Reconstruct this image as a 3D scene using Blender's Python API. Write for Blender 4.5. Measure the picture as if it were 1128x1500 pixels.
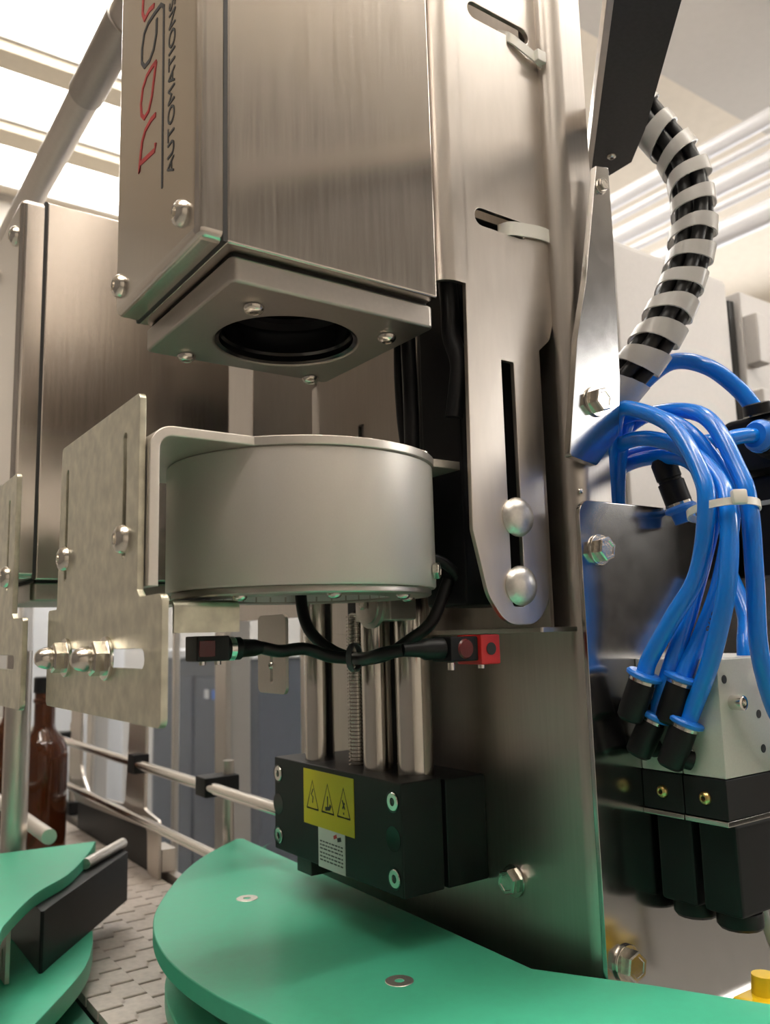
import bpy, bmesh, math, random
from mathutils import Vector, Matrix
random.seed(7)
# ------------------------------------------------------------------ scene, camera, world, light
# all dimensions below are millimetres in the machine's own axes (X along the column, Y along the conveyor);
# the camera stands at x = y = z = 0, which is Z0 above the hall floor
for o in list(bpy.data.objects): bpy.data.objects.remove(o, do_unlink=True)
scene = bpy.context.scene
COL = scene.collection
MM = 0.001
Z0 = 1300.0
def W(p): return Vector((p[0]*MM, p[1]*MM, (p[2]+Z0)*MM))

cam_d = bpy.data.cameras.new('camera'); cam = bpy.data.objects.new('camera', cam_d); COL.objects.link(cam)
PITCH, YAW, ROLL = math.radians(8.3846), math.radians(54.738), math.radians(-1.5493)
fw = Vector((math.cos(YAW)*math.cos(PITCH), math.sin(YAW)*math.cos(PITCH), math.sin(PITCH)))
r0 = Vector((math.sin(YAW), -math.cos(YAW), 0)); u0 = r0.cross(fw)
rr = r0*math.cos(ROLL)+u0*math.sin(ROLL); uu = -r0*math.sin(ROLL)+u0*math.cos(ROLL)
M = Matrix((rr, uu, -fw)).transposed().to_4x4(); M.translation = W((0,0,0))
cam.matrix_world = M
cam_d.sensor_fit = 'VERTICAL'; cam_d.sensor_height = 36.0; cam_d.lens = 1228.6/1500*36.0
cam_d.clip_start = 0.02; cam_d.clip_end = 60
cam_d.dof.use_dof = True; cam_d.dof.focus_distance = 0.60; cam_d.dof.aperture_fstop = 9.0
scene.camera = cam

world = bpy.data.worlds.new('world'); scene.world = world; world.use_nodes = True
world.node_tree.nodes['Background'].inputs[0].default_value = (0.9, 0.92, 1.0, 1)
world.node_tree.nodes['Background'].inputs[1].default_value = 0.6

scene.view_settings.view_transform = 'Standard'
scene.view_settings.look = 'None'
scene.view_settings.gamma = 1.0
scene.view_settings.use_curve_mapping = False
scene.view_settings.exposure = 0.3

def area_light(name, loc, target, sx, sy, power, color):
    d = bpy.data.lights.new(name, 'AREA'); d.shape = 'RECTANGLE'; d.size = sx; d.size_y = sy; d.energy = power; d.color = color
    o = bpy.data.objects.new(name, d); COL.objects.link(o); o.location = W(loc)
    o.rotation_euler = (W(target)-W(loc)).to_track_quat('-Z', 'Y').to_euler()
    return o
# daylight from the right wall window and from an unseen one added behind the photographer
area_light('window_light', (4300, -2460, 1320), (2200, 0, 500), 1.8, .62, 42, (1.0, 0.965, 0.91))
area_light('window_light', (5380, 2600, 700), (0, 1500, 300), 3.0, 1.8, 60, (0.95, 0.96, 1.0))

# ------------------------------------------------------------------ materials
MATS = {}
def nt(name):
    m = bpy.data.materials.new(name); m.use_nodes = True; MATS[name] = m
    return m, m.node_tree.nodes, m.node_tree.links, m.node_tree.nodes['Principled BSDF']
def simple(name, col, rough=.5, metal=0.0, bump=0.0, scale=200, var=0.0, spec=None, coat=0.0, trans=0.0, ior=None, stretch=(1,1,1), sss=0.0, rvar=0.0):
    m, N, L, b = nt(name)
    b.inputs['Base Color'].default_value = (*col, 1); b.inputs['Roughness'].default_value = rough; b.inputs['Metallic'].default_value = metal
    if spec is not None: b.inputs['Specular IOR Level'].default_value = spec
    if coat: b.inputs['Coat Weight'].default_value = coat; b.inputs['Coat Roughness'].default_value = .08
    if trans: b.inputs['Transmission Weight'].default_value = trans
    if ior: b.inputs['IOR'].default_value = ior
    if sss: b.inputs['Subsurface Weight'].default_value = sss; b.inputs['Subsurface Radius'].default_value = (.004,.004,.006)
    if bump or var or rvar:
        tc = N.new('ShaderNodeTexCoord'); mp = N.new('ShaderNodeMapping'); mp.inputs['Scale'].default_value = stretch
        no = N.new('ShaderNodeTexNoise'); no.inputs['Scale'].default_value = scale; no.inputs['Detail'].default_value = 4
        L.new(tc.outputs['Object'], mp.inputs[0]); L.new(mp.outputs[0], no.inputs[0])
        if bump:
            bp = N.new('ShaderNodeBump'); bp.inputs['Strength'].default_value = bump; bp.inputs['Distance'].default_value = .001
            L.new(no.outputs[0], bp.inputs['Height']); L.new(bp.outputs[0], b.inputs['Normal'])
        if var:
            rp = N.new('ShaderNodeValToRGB')
            rp.color_ramp.elements[0].position = .3; rp.color_ramp.elements[1].position = .7
            rp.color_ramp.elements[0].color = (*[c*(1-var) for c in col], 1); rp.color_ramp.elements[1].color = (*[min(1,c*(1+var)) for c in col], 1)
            L.new(no.outputs[0], rp.inputs[0]); L.new(rp.outputs[0], b.inputs['Base Color'])
        if rvar:
            mr = N.new('ShaderNodeMapRange'); mr.inputs['To Min'].default_value = rough-rvar; mr.inputs['To Max'].default_value = rough+rvar
            L.new(no.outputs[0], mr.inputs[0]); L.new(mr.outputs[0], b.inputs['Roughness'])
    return m
def emit(name, col, s):
    m, N, L, b = nt(name)
    b.inputs['Base Color'].default_value = (*col,1); b.inputs['Emission Color'].default_value = (*col,1); b.inputs['Emission Strength'].default_value = s
    return m
simple('brushed', (.62,.57,.52), .21, 1, .015, 300, .03, stretch=(1.2,1.2,.05), rvar=.04)
simple('brushed_cross', (.60,.57,.54), .30, 1, .10, 300, .05, stretch=(1,.12,1.6), rvar=.06)
simple('tray_steel', (.45,.415,.38), .38, 1, .01, 300, .03, rvar=.04)
simple('satin_steel', (.62,.57,.52), .34, 1, .01, 150, .03, stretch=(1,1,.2), rvar=.04)
simple('column_steel', (.55,.51,.47), .34, 1, .012, 260, .04, stretch=(1.5,1.5,.06), rvar=.04)
simple('mirror_steel', (.50,.49,.48), .17, 1, .01, 90, .03, rvar=.03)
simple('polished', (.72,.69,.65), .16, 1, .03, 300, .03)
simple('bolt_steel', (.66,.62,.56), .22, 1, .12, 500, .08)
simple('dome_steel', (.70,.68,.65), .36, 1, .12, 420, .06)
simple('matte_steel', (.62,.58,.52), .42, 1, .03, 300, .05)
simple('rod_steel', (.60,.57,.52), .16, 1)
simple('zinc', (.57,.55,.45), .38, 1, .03, 95, .20, rvar=.10)
simple('drum_paint', (.64,.605,.565), .42, .5, .008, 900, .015)
simple('bracket_alu', (.66,.62,.57), .38, .9, .01, 500, .02)
simple('black_anodised', (.008,.008,.009), .46, 0, .01, 900, .1, spec=.35)
simple('black_plastic', (.006,.006,.007), .45, 0, .01, 500, spec=.3)
simple('black_cable', (.005,.005,.006), .42, spec=.35)
simple('dark_bar', (.055,.052,.052), .42, .6, .03, 300, .1)
simple('lens_black', (.006,.006,.007), .18)
simple('lens_glass', (.01,.012,.016), .05, 0, coat=1.0)
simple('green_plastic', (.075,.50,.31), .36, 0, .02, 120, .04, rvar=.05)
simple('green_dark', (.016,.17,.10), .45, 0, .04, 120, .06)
simple('blue_tube', (.002,.19,.74), .22, 0, sss=.10, coat=.25)
simple('blue_collar', (.010,.17,.66), .35)
simple('tie_white', (.78,.76,.70), .35, 0, sss=.1)
simple('wrap_clear', (.78,.76,.73), .25, 0, .25, 180, trans=.5, ior=1.3)
simple('valve_grey', (.50,.49,.45), .42, .15, .04, 700, .03)
simple('brass', (.72,.50,.20), .3, 1)
simple('label_yellow', (.62,.52,.006), .38)
simple('label_white', (.62,.62,.60), .42)
simple('ink_black', (.02,.02,.02), .55)
simple('ink_grey', (.055,.055,.06), .5)
simple('ink_red', (.50,.045,.05), .5)
simple('red_plastic', (.52,.02,.02), .35)
simple('sensor_lens', (.10,.008,.010), .25)
simple('belt_plastic', (.52,.46,.41), .45, 0, .08, 160, .10)
simple('belt_dark', (.03,.03,.03), .6)
simple('amber_glass', (.10,.026,.008), .06, 0, trans=.55, ior=1.5)
simple('paint_white', (.72,.71,.70), .45, 0, .02, 200, .02)
simple('cabinet_white', (.43,.41,.395), .40, .15, .02, 200, .02)
simple('wall_paint', (.50,.46,.41), .8, 0, .02, 30, .02)
simple('wall_grey', (.20,.185,.175), .8, 0, .02, 30, .03)
simple('wall_dark', (.10,.09,.082), .8, 0, .02, 30, .03)
simple('ceiling_paint', (.72,.635,.52), .85, 0, .02, 20, .03)
simple('beam_paint', (.62,.54,.42), .7, 0, .02, 40, .03)
simple('floor_paint', (.34,.33,.31), .5, 0, .04, 20, .08)
simple('pipe_paint', (.70,.69,.70), .35, .1)
simple('machine_blue', (.05,.06,.085), .45, .2, .02, 60, .25)
simple('yellow_plastic', (.75,.50,.01), .4)
simple('grey_cable', (.42,.42,.42), .4)
simple('poly_clear', (.86,.90,.95), .06, 0, trans=.9, ior=1.02)
emit('lamp_glow', (1.0, .97, .92), 7.0)
emit('tube_glow', (1.0, .955, .89), 30.0)
emit('window_glow', (.94, .96, 1.0), 1.2)

# ------------------------------------------------------------------ object helpers
ROOTLOC = {}
def link(o, parent=None):
    COL.objects.link(o)
    if parent is not None:
        o.parent = parent
        if parent.name in ROOTLOC: o.matrix_parent_inverse = Matrix.Translation(-ROOTLOC[parent.name])
    return o
def thing(name, label, cat, loc, group=None):
    o = bpy.data.objects.new(name, None); o.empty_display_size = .02; o.location = W(loc); COL.objects.link(o)
    ROOTLOC[o.name] = W(loc)
    return tag(o, label, cat, group)
def tag(o, label, cat, group=None, kind=None):
    o['label'] = label; o['category'] = cat
    if group: o['group'] = group
    if kind: o['kind'] = kind
    return o
def struct(o, label=None):
    o['kind'] = 'structure'
    if label: o['label'] = label
    return o
def finish(bm, name, mat, parent=None, smooth=True, angle=35, recalc=True, wn=False):
    """bm is in mm, world machine coordinates"""
    if recalc: bmesh.ops.recalc_face_normals(bm, faces=bm.faces)
    for v in bm.verts: v.co = W(v.co)
    me = bpy.data.meshes.new(name); bm.to_mesh(me); bm.free()
    me.materials.append(MATS[mat])
    if smooth:
        for p in me.polygons: p.use_smooth = True
        me.set_sharp_from_angle(angle=math.radians(angle))
    o = bpy.data.objects.new(name, me)
    if wn:
        md = o.modifiers.new('weighted', 'WEIGHTED_NORMAL'); md.keep_sharp = True; md.weight = 100
    return link(o, parent)
def bxm(bm, x0,x1,y0,y1,z0,z1, r=0, seg=2):
    t = bmesh.new()
    vs = [t.verts.new((x,y,z)) for x in (x0,x1) for y in (y0,y1) for z in (z0,z1)]
    for f in ((0,1,3,2),(4,6,7,5),(0,4,5,1),(2,3,7,6),(0,2,6,4),(1,5,7,3)): t.faces.new([vs[i] for i in f])
    if r: bmesh.ops.bevel(t, geom=t.edges[:], offset=r, segments=seg, profile=.5, affect='EDGES')
    me = bpy.data.meshes.new('t'); t.to_mesh(me); t.free(); bm.from_mesh(me); bpy.data.meshes.remove(me)
def box(name, mat, x0,x1,y0,y1,z0,z1, r=0, parent=None, seg=2):
    bm = bmesh.new(); bxm(bm, x0,x1,y0,y1,z0,z1,r,seg); return finish(bm, name, mat, parent, wn=r > 0)
def rounded(pts, n=6):
    """pts: (x, y[, radius]) -> polygon with rounded corners"""
    out = []; k = len(pts)
    for i, p in enumerate(pts):
        r = p[2] if len(p) > 2 else 0
        P = Vector(p[:2])
        if not r: out.append(P); continue
        a = (Vector(pts[i-1][:2])-P); b = (Vector(pts[(i+1)%k][:2])-P)
        la, lb = a.length, b.length; a.normalize(); b.normalize()
        ang = math.acos(max(-1,min(1,a.dot(b)))); t = min(r/math.tan(ang/2), la*.49, lb*.49); r = t*math.tan(ang/2)
        c = P+(a+b).normalized()*(r/math.sin(ang/2))
        s = P+a*t-c; e = P+b*t-c
        a0 = math.atan2(s.y,s.x); d = math.atan2(e.y,e.x)-a0
        while d > math.pi: d -= 2*math.pi
        while d < -math.pi: d += 2*math.pi
        for j in range(n+1): out.append(c+Vector((math.cos(a0+d*j/n), math.sin(a0+d*j/n)))*r)
    return out
def circle(cx, cy, r, n=40): return [Vector((cx+r*math.cos(2*math.pi*i/n), cy+r*math.sin(2*math.pi*i/n))) for i in range(n)]
def slot(x0, y0, x1, y1, w, n=8):
    a = Vector((x0,y0)); b = Vector((x1,y1)); d = (b-a).normalized(); s = math.atan2(d.y,d.x); out = []
    for j in range(n+1): t = s+math.pi/2+math.pi*j/n; out.append(a+Vector((math.cos(t),math.sin(t)))*w/2)
    for j in range(n+1): t = s-math.pi/2+math.pi*j/n; out.append(b+Vector((math.cos(t),math.sin(t)))*w/2)
    return out
def plate(name, mat, outer, holes, axis, c0, c1, parent=None, bevel=.4, bres=1):
    """flat sheet: outline + holes in the two other axes, thickness c0..c1 along axis ('X': (y,z), 'Y': (x,z), 'Z': (x,y))"""
    cu = bpy.data.curves.new('c', 'CURVE'); cu.dimensions = '2D'; cu.fill_mode = 'BOTH'
    for poly in [outer]+list(holes):
        sp = cu.splines.new('POLY'); sp.points.add(len(poly)-1)
        for q, p in zip(sp.points, poly): q.co = (p[0], p[1], 0, 1)
        sp.use_cyclic_u = True
    h = (c1-c0)/2; cu.extrude = h-bevel; cu.bevel_depth = bevel; cu.bevel_resolution = bres; cu.offset = -bevel
    ob = bpy.data.objects.new('c', cu); me = ob.to_mesh()
    bm = bmesh.new(); bm.from_mesh(me); ob.to_mesh_clear(); bpy.data.objects.remove(ob); bpy.data.curves.remove(cu)
    bmesh.ops.remove_doubles(bm, verts=bm.verts, dist=.005)
    m = (c0+c1)/2
    for v in bm.verts:
        u, w, t = v.co
        v.co = (m+t, u, w) if axis == 'X' else (u, m+t, w) if axis == 'Y' else (u, w, m+t)
    return finish(bm, name, mat, parent, wn=True)
def sheet_outline(path, t, r, n=8):
    """outline polygon of a bent sheet following an open polyline (centre line), thickness t, bend radius r"""
    c = []
    for i, p in enumerate(path):
        if 0 < i < len(path)-1:
            q = rounded([path[i-1], (p[0],p[1],r), path[i+1]], n)[1:-1]; c += q
        else: c.append(Vector(p[:2]))
    L, R = [], []
    for i, p in enumerate(c):
        d = (c[min(i+1,len(c)-1)]-c[max(i-1,0)]).normalized(); nn = Vector((-d.y,d.x))
        L.append(p+nn*t/2); R.append(p-nn*t/2)
    return L+R[::-1]
def frame(axis):
    z = Vector(axis).normalized(); x = Vector((0,0,1)).cross(z)
    if x.length < 1e-4: x = Vector((1,0,0))
    x.normalize(); y = z.cross(x); return x, y, z
def lathem(bm, base, axis, prof, n=24, phase=0):
    """prof: (radius, height) list along axis from base; closes at r=0"""
    x, y, z = frame(axis); base = Vector(base); rings = []
    for r, h in prof:
        if r < 1e-6: rings.append([bm.verts.new(base+z*h)])
        else: rings.append([bm.verts.new(base+z*h+(x*math.cos(phase+2*math.pi*i/n)+y*math.sin(phase+2*math.pi*i/n))*r) for i in range(n)])
    for a, b in zip(rings, rings[1:]):
        for i in range(n):
            j = (i+1)%n
            if len(a) == 1 and len(b) == 1: continue
            if len(a) == 1: bm.faces.new((a[0], b[i], b[j]))
            elif len(b) == 1: bm.faces.new((a[i], a[j], b[0]))
            else: bm.faces.new((a[i], a[j], b[j], b[i]))
def lathe(name, mat, base, axis, prof, n=24, parent=None, angle=35, phase=0):
    bm = bmesh.new(); lathem(bm, base, axis, prof, n, phase); return finish(bm, name, mat, parent, angle=angle)
def smooth_path(pts, per=10):
    P = [Vector(p) for p in pts]; Q = [P[0]*2-P[1]]+P+[P[-1]*2-P[-2]]; out = []
    for i in range(1, len(Q)-2):
        a,b,c,d = Q[i-1:i+3]
        for k in range(per):
            t = k/per
            out.append(.5*((2*b)+(c-a)*t+(2*a-5*b+4*c-d)*t*t+(3*b-a-3*c+d)*t**3))
    out.append(P[-1]); return out
def frames(path):
    T = [(path[min(i+1,len(path)-1)]-path[max(i-1,0)]).normalized() for i in range(len(path))]
    n = T[0].cross(Vector((0,0,1)));
    if n.length < .05: n = T[0].cross(Vector((1,0,0)))
    n.normalize(); out = []
    for t in T:
        n = (n-t*n.dot(t)).normalized(); out.append((t, n, t.cross(n)))
    return out
def tubem(bm, path, r, n=12):
    F = frames(path); rings = []
    for i, (p, (t, a, b)) in enumerate(zip(path, F)):
        rad = r[i] if isinstance(r, (list,tuple)) else r
        rings.append([bm.verts.new(p+(a*math.cos(2*math.pi*k/n)+b*math.sin(2*math.pi*k/n))*rad) for k in range(n)])
    for u, v in zip(rings, rings[1:]):
        for k in range(n): bm.faces.new((u[k], u[(k+1)%n], v[(k+1)%n], v[k]))
    bm.faces.new(rings[0][::-1]); bm.faces.new(rings[-1])
def tube(name, mat, pts, r, parent=None, n=14, per=10, straight=False):
    bm = bmesh.new(); path = [Vector(p) for p in pts] if straight else smooth_path(pts, per)
    tubem(bm, path, r, n); return finish(bm, name, mat, parent, angle=50)
def ribbon(name, mat, lines, width, axis, c, parent=None, th=.3):
    """flat printed strokes; lines: polylines in the two other axes; face at c (towards minus axis)"""
    bm = bmesh.new()
    def P(u, v, t): return (c+t, u, v) if axis == 'X' else (u, c+t, v)
    for ln in lines:
        w = ln[0] if isinstance(ln[0], (int,float)) else width
        pts = [Vector(p) for p in (ln[1:] if isinstance(ln[0], (int,float)) else ln)]
        for i, p in enumerate(pts):
            d = (pts[min(i+1,len(pts)-1)]-pts[max(i-1,0)]).normalized(); nn = Vector((-d.y,d.x))*w/2
            q = [bm.verts.new(P(*(p+nn), 0)), bm.verts.new(P(*(p-nn), 0)), bm.verts.new(P(*(p-nn), th)), bm.verts.new(P(*(p+nn), th))]
            if i:
                for k in range(4): bm.faces.new((prev[k], prev[(k+1)%4], q[(k+1)%4], q[k]))
            else: bm.faces.new(q)
            prev = q
        bm.faces.new(prev)
    return finish(bm, name, mat, parent, smooth=False)
# ---- hardware, shared mesh data
SH = {}
def shared(key, build, mat):
    if key not in SH:
        bm = bmesh.new(); build(bm)
        bmesh.ops.recalc_face_normals(bm, faces=bm.faces)
        me = bpy.data.meshes.new(key)
        for v in bm.verts: v.co = v.co*MM
        bm.to_mesh(me); bm.free(); me.materials.append(MATS[mat])
        for p in me.polygons: p.use_smooth = True
        me.set_sharp_from_angle(angle=math.radians(35)); SH[key] = me
    return SH[key]
def inst(name, me, loc, axis, parent, spin=0, scale=1):
    o = bpy.data.objects.new(name, me); o.location = W(loc)
    x, y, z = frame(axis); R = Matrix((x, y, z)).transposed()
    o.rotation_euler = (R @ Matrix.Rotation(spin, 3, 'Z')).to_euler(); o.scale = (scale,)*3
    return link(o, parent)
O3 = (0,0,0); ZA = (0,0,1)
def b_button(bm): lathem(bm, O3, ZA, [(0,.9),(1.7,.9),(2.0,3.1),(2.6,3.3),(4.2,2.6),(5.1,1.3),(5.3,0),(0,0)], 24)
def b_socket(bm): lathem(bm, O3, ZA, [(0,1.2),(1.75,1.2),(1.75,.95),(0,.95)], 6)
def b_washer(bm): lathem(bm, O3, ZA, [(0,0),(9,0),(9.2,.3),(9.2,1.4),(8.9,1.7),(0,1.7)], 32)
def b_hex(bm): lathem(bm, O3, ZA, [(0,1.7),(7.2,1.7),(7.4,2.2),(7.4,6.6),(6.6,7.3),(5.0,7.3),(4.6,6.9),(0,6.9)], 6)
def b_acorn(bm): lathem(bm, O3, ZA, [(4.9,7.0),(5.3,8.2),(5.1,10.5),(4.2,13),(2.6,14.6),(0,15.1)], 24)
def b_dome(bm): lathem(bm, O3, ZA, [(0,0),(14.0,0),(14.2,.8),(13.2,3.2),(10.6,5.6),(7,7.2),(3.4,8.0),(0,8.2)], 40)
def b_csk(bm): lathem(bm, O3, ZA, [(0,-2.4),(3.2,-2.4),(3.4,0),(3.6,.35),(9.6,.35),(10,0),(10,-.6),(0,-.6)], 32)
def button(loc, axis, parent, s=1, name='screw'):
    o = inst(name, shared('button_screw', b_button, 'bolt_steel'), loc, axis, parent, scale=s)
    k = bpy.data.objects.new('socket', shared('socket', b_socket, 'ink_black')); COL.objects.link(k); k.parent = o
    return o
def hexbolt(loc, axis, parent, s=1, spin=.3, washer=True, name='hex_bolt'):
    h = inst(name, shared('hex_head', b_hex, 'bolt_steel'), loc, axis, parent, spin, s)
    if washer:
        w = bpy.data.objects.new('washer', shared('washer', b_washer, 'bolt_steel')); COL.objects.link(w); w.parent = h
    return h
def acorn(loc, axis, parent, s=1):
    h = hexbolt(loc, axis, parent, s, name='acorn_nut')
    d = bpy.data.objects.new('dome', shared('acorn', b_acorn, 'bolt_steel')); COL.objects.link(d); d.parent = h
    return h
def rect(x0,x1,y0,y1,r=0): return rounded([(x0,y0,r),(x1,y0,r),(x1,y1,r),(x0,y1,r)])

# ------------------------------------------------------------------ the hall
XL, XR, YF, YB, ZC, ZF = -2600, 5500, -2500, 4200, 2200, -Z0
def room_box(name, mat, *a): return struct(box(name, mat, *a))
room_box('floor', 'floor_paint', XL,XR,YF,YB, ZF-60, ZF)
room_box('ceiling', 'ceiling_paint', XL,XR,YF,YB, ZC, ZC+60)
room_box('wall_left', 'wall_grey', XL-60,XL, YF,YB, ZF, ZC)
room_box('wall_back', 'wall_paint', XL,XR, YB,YB+60, ZF, ZC)
# wall behind the photographer and right wall, each with an opening for its window
def wall_with_window(name, mat, axis, c0, c1, u0, u1, a0, a1, b0, b1):
    return struct(plate(name, mat, [Vector(p) for p in ((u0,ZF),(u1,ZF),(u1,ZC),(u0,ZC))], [[Vector(p) for p in ((a0,b0),(a1,b0),(a1,b1),(a0,b1))]], axis, c0, c1, bevel=.01))
wall_with_window('wall_front', 'wall_paint', 'Y', YF-80, YF, XL, XR, 3350, 5250, 1000, 1640)
w2 = struct(box('added_window', 'window_glow', 3350,5250, YF-70,YF-50, 1000,1640))  # unseen window, added as low key light for the drum and gusset
for (a, b) in ((3350,3400),(4275,4325),(5200,5250)): box('window_frame', 'paint_white', a,b, YF-50,YF-10, 1000,1640, 0, w2)
wall_with_window('wall_right', 'wall_paint', 'X', XR, XR+80, YF, YB, 1000, 4000, -250, 1600)
w1 = struct(box('window_1', 'window_glow', XR+50,XR+70, 1000,4000, -250,1600))
for (a, b) in ((1000,1050),(1960,2010),(2960,3010),(3950,4000)): box('window_frame', 'paint_white', XR+10,XR+50, a,b, -250,1600, 0, w1)
t = thing('reflection_block', 'dark unseen block added behind the photographer for the valve plate to reflect', 'cabinet', (4300,YF+300,ZF))  # unseen dark mass, added so the valve plate reflects something dark
box('body', 'black_anodised', 3500,5300, YF+5,YF+500, ZF+4,930, 8, t)
for x in (3510,4110,4710): box('door', 'black_anodised', x,x+580, YF+500,YF+520, ZF+40,910, 5, t)
struct(box('reflection_beam', 'wall_dark', XL,XR, YF+2,-1850, 1660, ZC, 4), 'dark unseen beam added behind the photographer for the steel to reflect')  # unseen beam, added to put a dark band into the steel reflections
# ceiling: bright panels between timber coloured beams, soffit and pipes
for i, (y0, y1) in enumerate(((2560,3000),(3140,3510),(3660,4060),(2000,2420))):
    t = thing('ceiling_light', ('long glowing ceiling panel at the top left corner of the picture',
        'long glowing ceiling panel between the two beige beams', 'long glowing ceiling panel next to the far wall', 'long glowing ceiling panel above the top of the picture')[i], 'ceiling light', (1100,(y0+y1)/2,ZC-30))
    box('diffuser', 'lamp_glow', 100,2300, y0+12,y1-12, ZC-26, ZC-8, 0, t)
    bm = bmesh.new()
    for a in ((88,100,y0,y1),(2300,2312,y0,y1),(100,2300,y0,y0+12),(100,2300,y1-12,y1)): bxm(bm, *a, ZC-34, ZC)
    finish(bm, 'frame', 'paint_white', t)
for i, (x, y) in enumerate(((-1900,-1900),(4900,-1300),(-700,450),(700,500),(1400,-450),(3000,-450),(-100,-400))):  # unseen tubes, added to brighten the ceiling, machine and green table
    t = thing('added_tube_light', ('added unseen tube light behind the photographer', 'added unseen tube light right of the machine','added unseen tube light left of the machine','added unseen tube light straight above the machine', 'added unseen tube light above the photographer', 'added unseen tube light above and right of the photographer', 'added unseen tube light above and left of the photographer')[i], 'ceiling light', (x,y,ZC-200))
    lathe('tube', 'tube_glow', (x-650,y,ZC-210), (1,0,0), [(0,0),(45,0),(45,1300),(0,1300)], 12, t)
    box('housing', 'paint_white', x-660,x+660, y-30,y+30, ZC-150,ZC-118, 4, t)
    for s in (-550, 550): lathe('hanger', 'paint_white', (x+s,y,ZC-118), (0,0,1), [(0,0),(5,0),(5,118),(0,118)], 8, t)
for i, (y0, y1) in enumerate(((3010,3128),(3520,3650))):
    tag(box('ceiling_beam', 'beam_paint', -400,2600, y0,y1, ZC-70, ZC, 4), ('beige ceiling beam between glowing panels, nearer one', 'beige ceiling beam between glowing panels, the one closer to the far wall')[i], 'beam')
tag(box('ceiling_soffit', 'wall_paint', 1500,5500, -1200,1800, ZC-60, ZC, 3), 'pale flat soffit on the ceiling at the top right corner', 'ceiling panel')
for i, (x, z, r) in enumerate(((2600,1700,30),(2600,1625,14),(2600,1545,34),(2600,1470,14),(2600,1372,42))):
    t = thing('ceiling_pipe', ('white overhead pipe at the top of the far right pipe run', 'thin white overhead pipe second from the top of the far right run', 'thick white overhead pipe in the middle of the far right run',
        'thin white overhead pipe below the thick one in the far right run', 'thickest white overhead duct at the bottom of the far right run')[i], 'pipe', (x,2500,z), 'overhead pipe run')
    lathe('pipe', 'pipe_paint', (x,600,z), (0,1,0), [(0,0),(r,0),(r,3500),(0,3500)], 16, t)
    for y in (1300, 2500): lathe('clamp', 'wall_grey', (x,y,z), (0,1,0), [(r,0),(r+5,0),(r+5,40),(r,40)], 16, t)
for i, y in enumerate((1320, 2520)):
    tag(box('pipe_hanger', 'wall_grey', 2640,2656, y-15,y+15, 1300,ZC, 2), ('grey vertical hanger rod by the right end of the pipes', 'grey vertical hanger rod in the middle of the pipes')[i], 'hanger')
# long round pipe overhead on the left
t = thing('overhead_pipe', 'dull grey round steel pipe slanting across the top left corner', 'pipe', (250,1300,650))
lathe('pipe', 'satin_steel', (250,700,652), (0,1,0), [(0,0),(18.5,0),(18.5,2800),(0,2800)], 24, t)
lathe('coupling', 'tray_steel', (250,800,652), (0,1,0), [(18.5,0),(20.5,1),(20.5,150),(18.5,151)], 24, t)

# ------------------------------------------------------------------ camera housings
def housing(label, xl, xs, xr, y0, y1, zb, zt, tray, hole=True):
    cx, cy = (xs+xr)/2, (y0+y1)/2
    t = thing('camera_housing', label, 'housing', (cx,cy,zb))
    hl = [circle(*tray[4:6], 56)] if hole else []
    plate('body', 'brushed', rect(xs+1.4,xr,y0,y1,2.2), hl, 'Z', zb, zt, t, bevel=1.6, bres=2)
    box('lid', 'brushed', xl,xs+12, y0+.7,y1-.7, zb+.7,zt-.7, 6, t, 5)
    box('seam', 'ink_black', xs-.4,xs+2.2, y0+.25,y1-.25, zb+.25,zt-.25, 0, t)
    x0,x1,ya,yb = tray[:4]
    plate('bottom_tray', 'tray_steel', rect(x0,x1,ya,yb,5), hl and [circle(tray[4],tray[5],52.5,64)], 'Z', zb-18.5, zb-1.8, t, bevel=2.0, bres=3)
    plate('gasket', 'ink_black', rect(x0+3,x1-3,ya+3,yb-3,3), hl and [circle(tray[4],tray[5],54)], 'Z', zb-2.2, zb+.5, t, bevel=.1)
    return t
h1 = housing('large brushed steel camera housing with red logo above the grey drum', 180,197,360, 437,593, 235,655, (206,364,447,599,288,528))
for loc in ((180,461,258.5),(180,579,255.5),(180,461,560),(180,579,560)): button(loc, (-1,0,0), h1, 1.65)
for x, y in ((236,477),(343,477),(235,590),(345,591)): button((x,y,216), (0,0,-1), h1, 1.35)
button((364,470,225), (1,0,0), h1, .8)
lathe('lens_barrel', 'lens_black', (288,528,217.5), (0,0,1), [(52,0),(52,60),(48,60),(48,8),(49.5,6),(49.5,1.5),(52,0)], 64, h1)
lathe('lens', 'lens_glass', (288,528,252), (0,0,1), [(0,-6),(20,-4.5),(36,-1.5),(48,3),(48,8),(0,8)], 48, h1)
lathe('retaining_ring', 'black_anodised', (288,528,246), (0,0,1), [(38,0),(48,-2),(48,4),(38,4),(38,0)], 48, h1)
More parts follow.
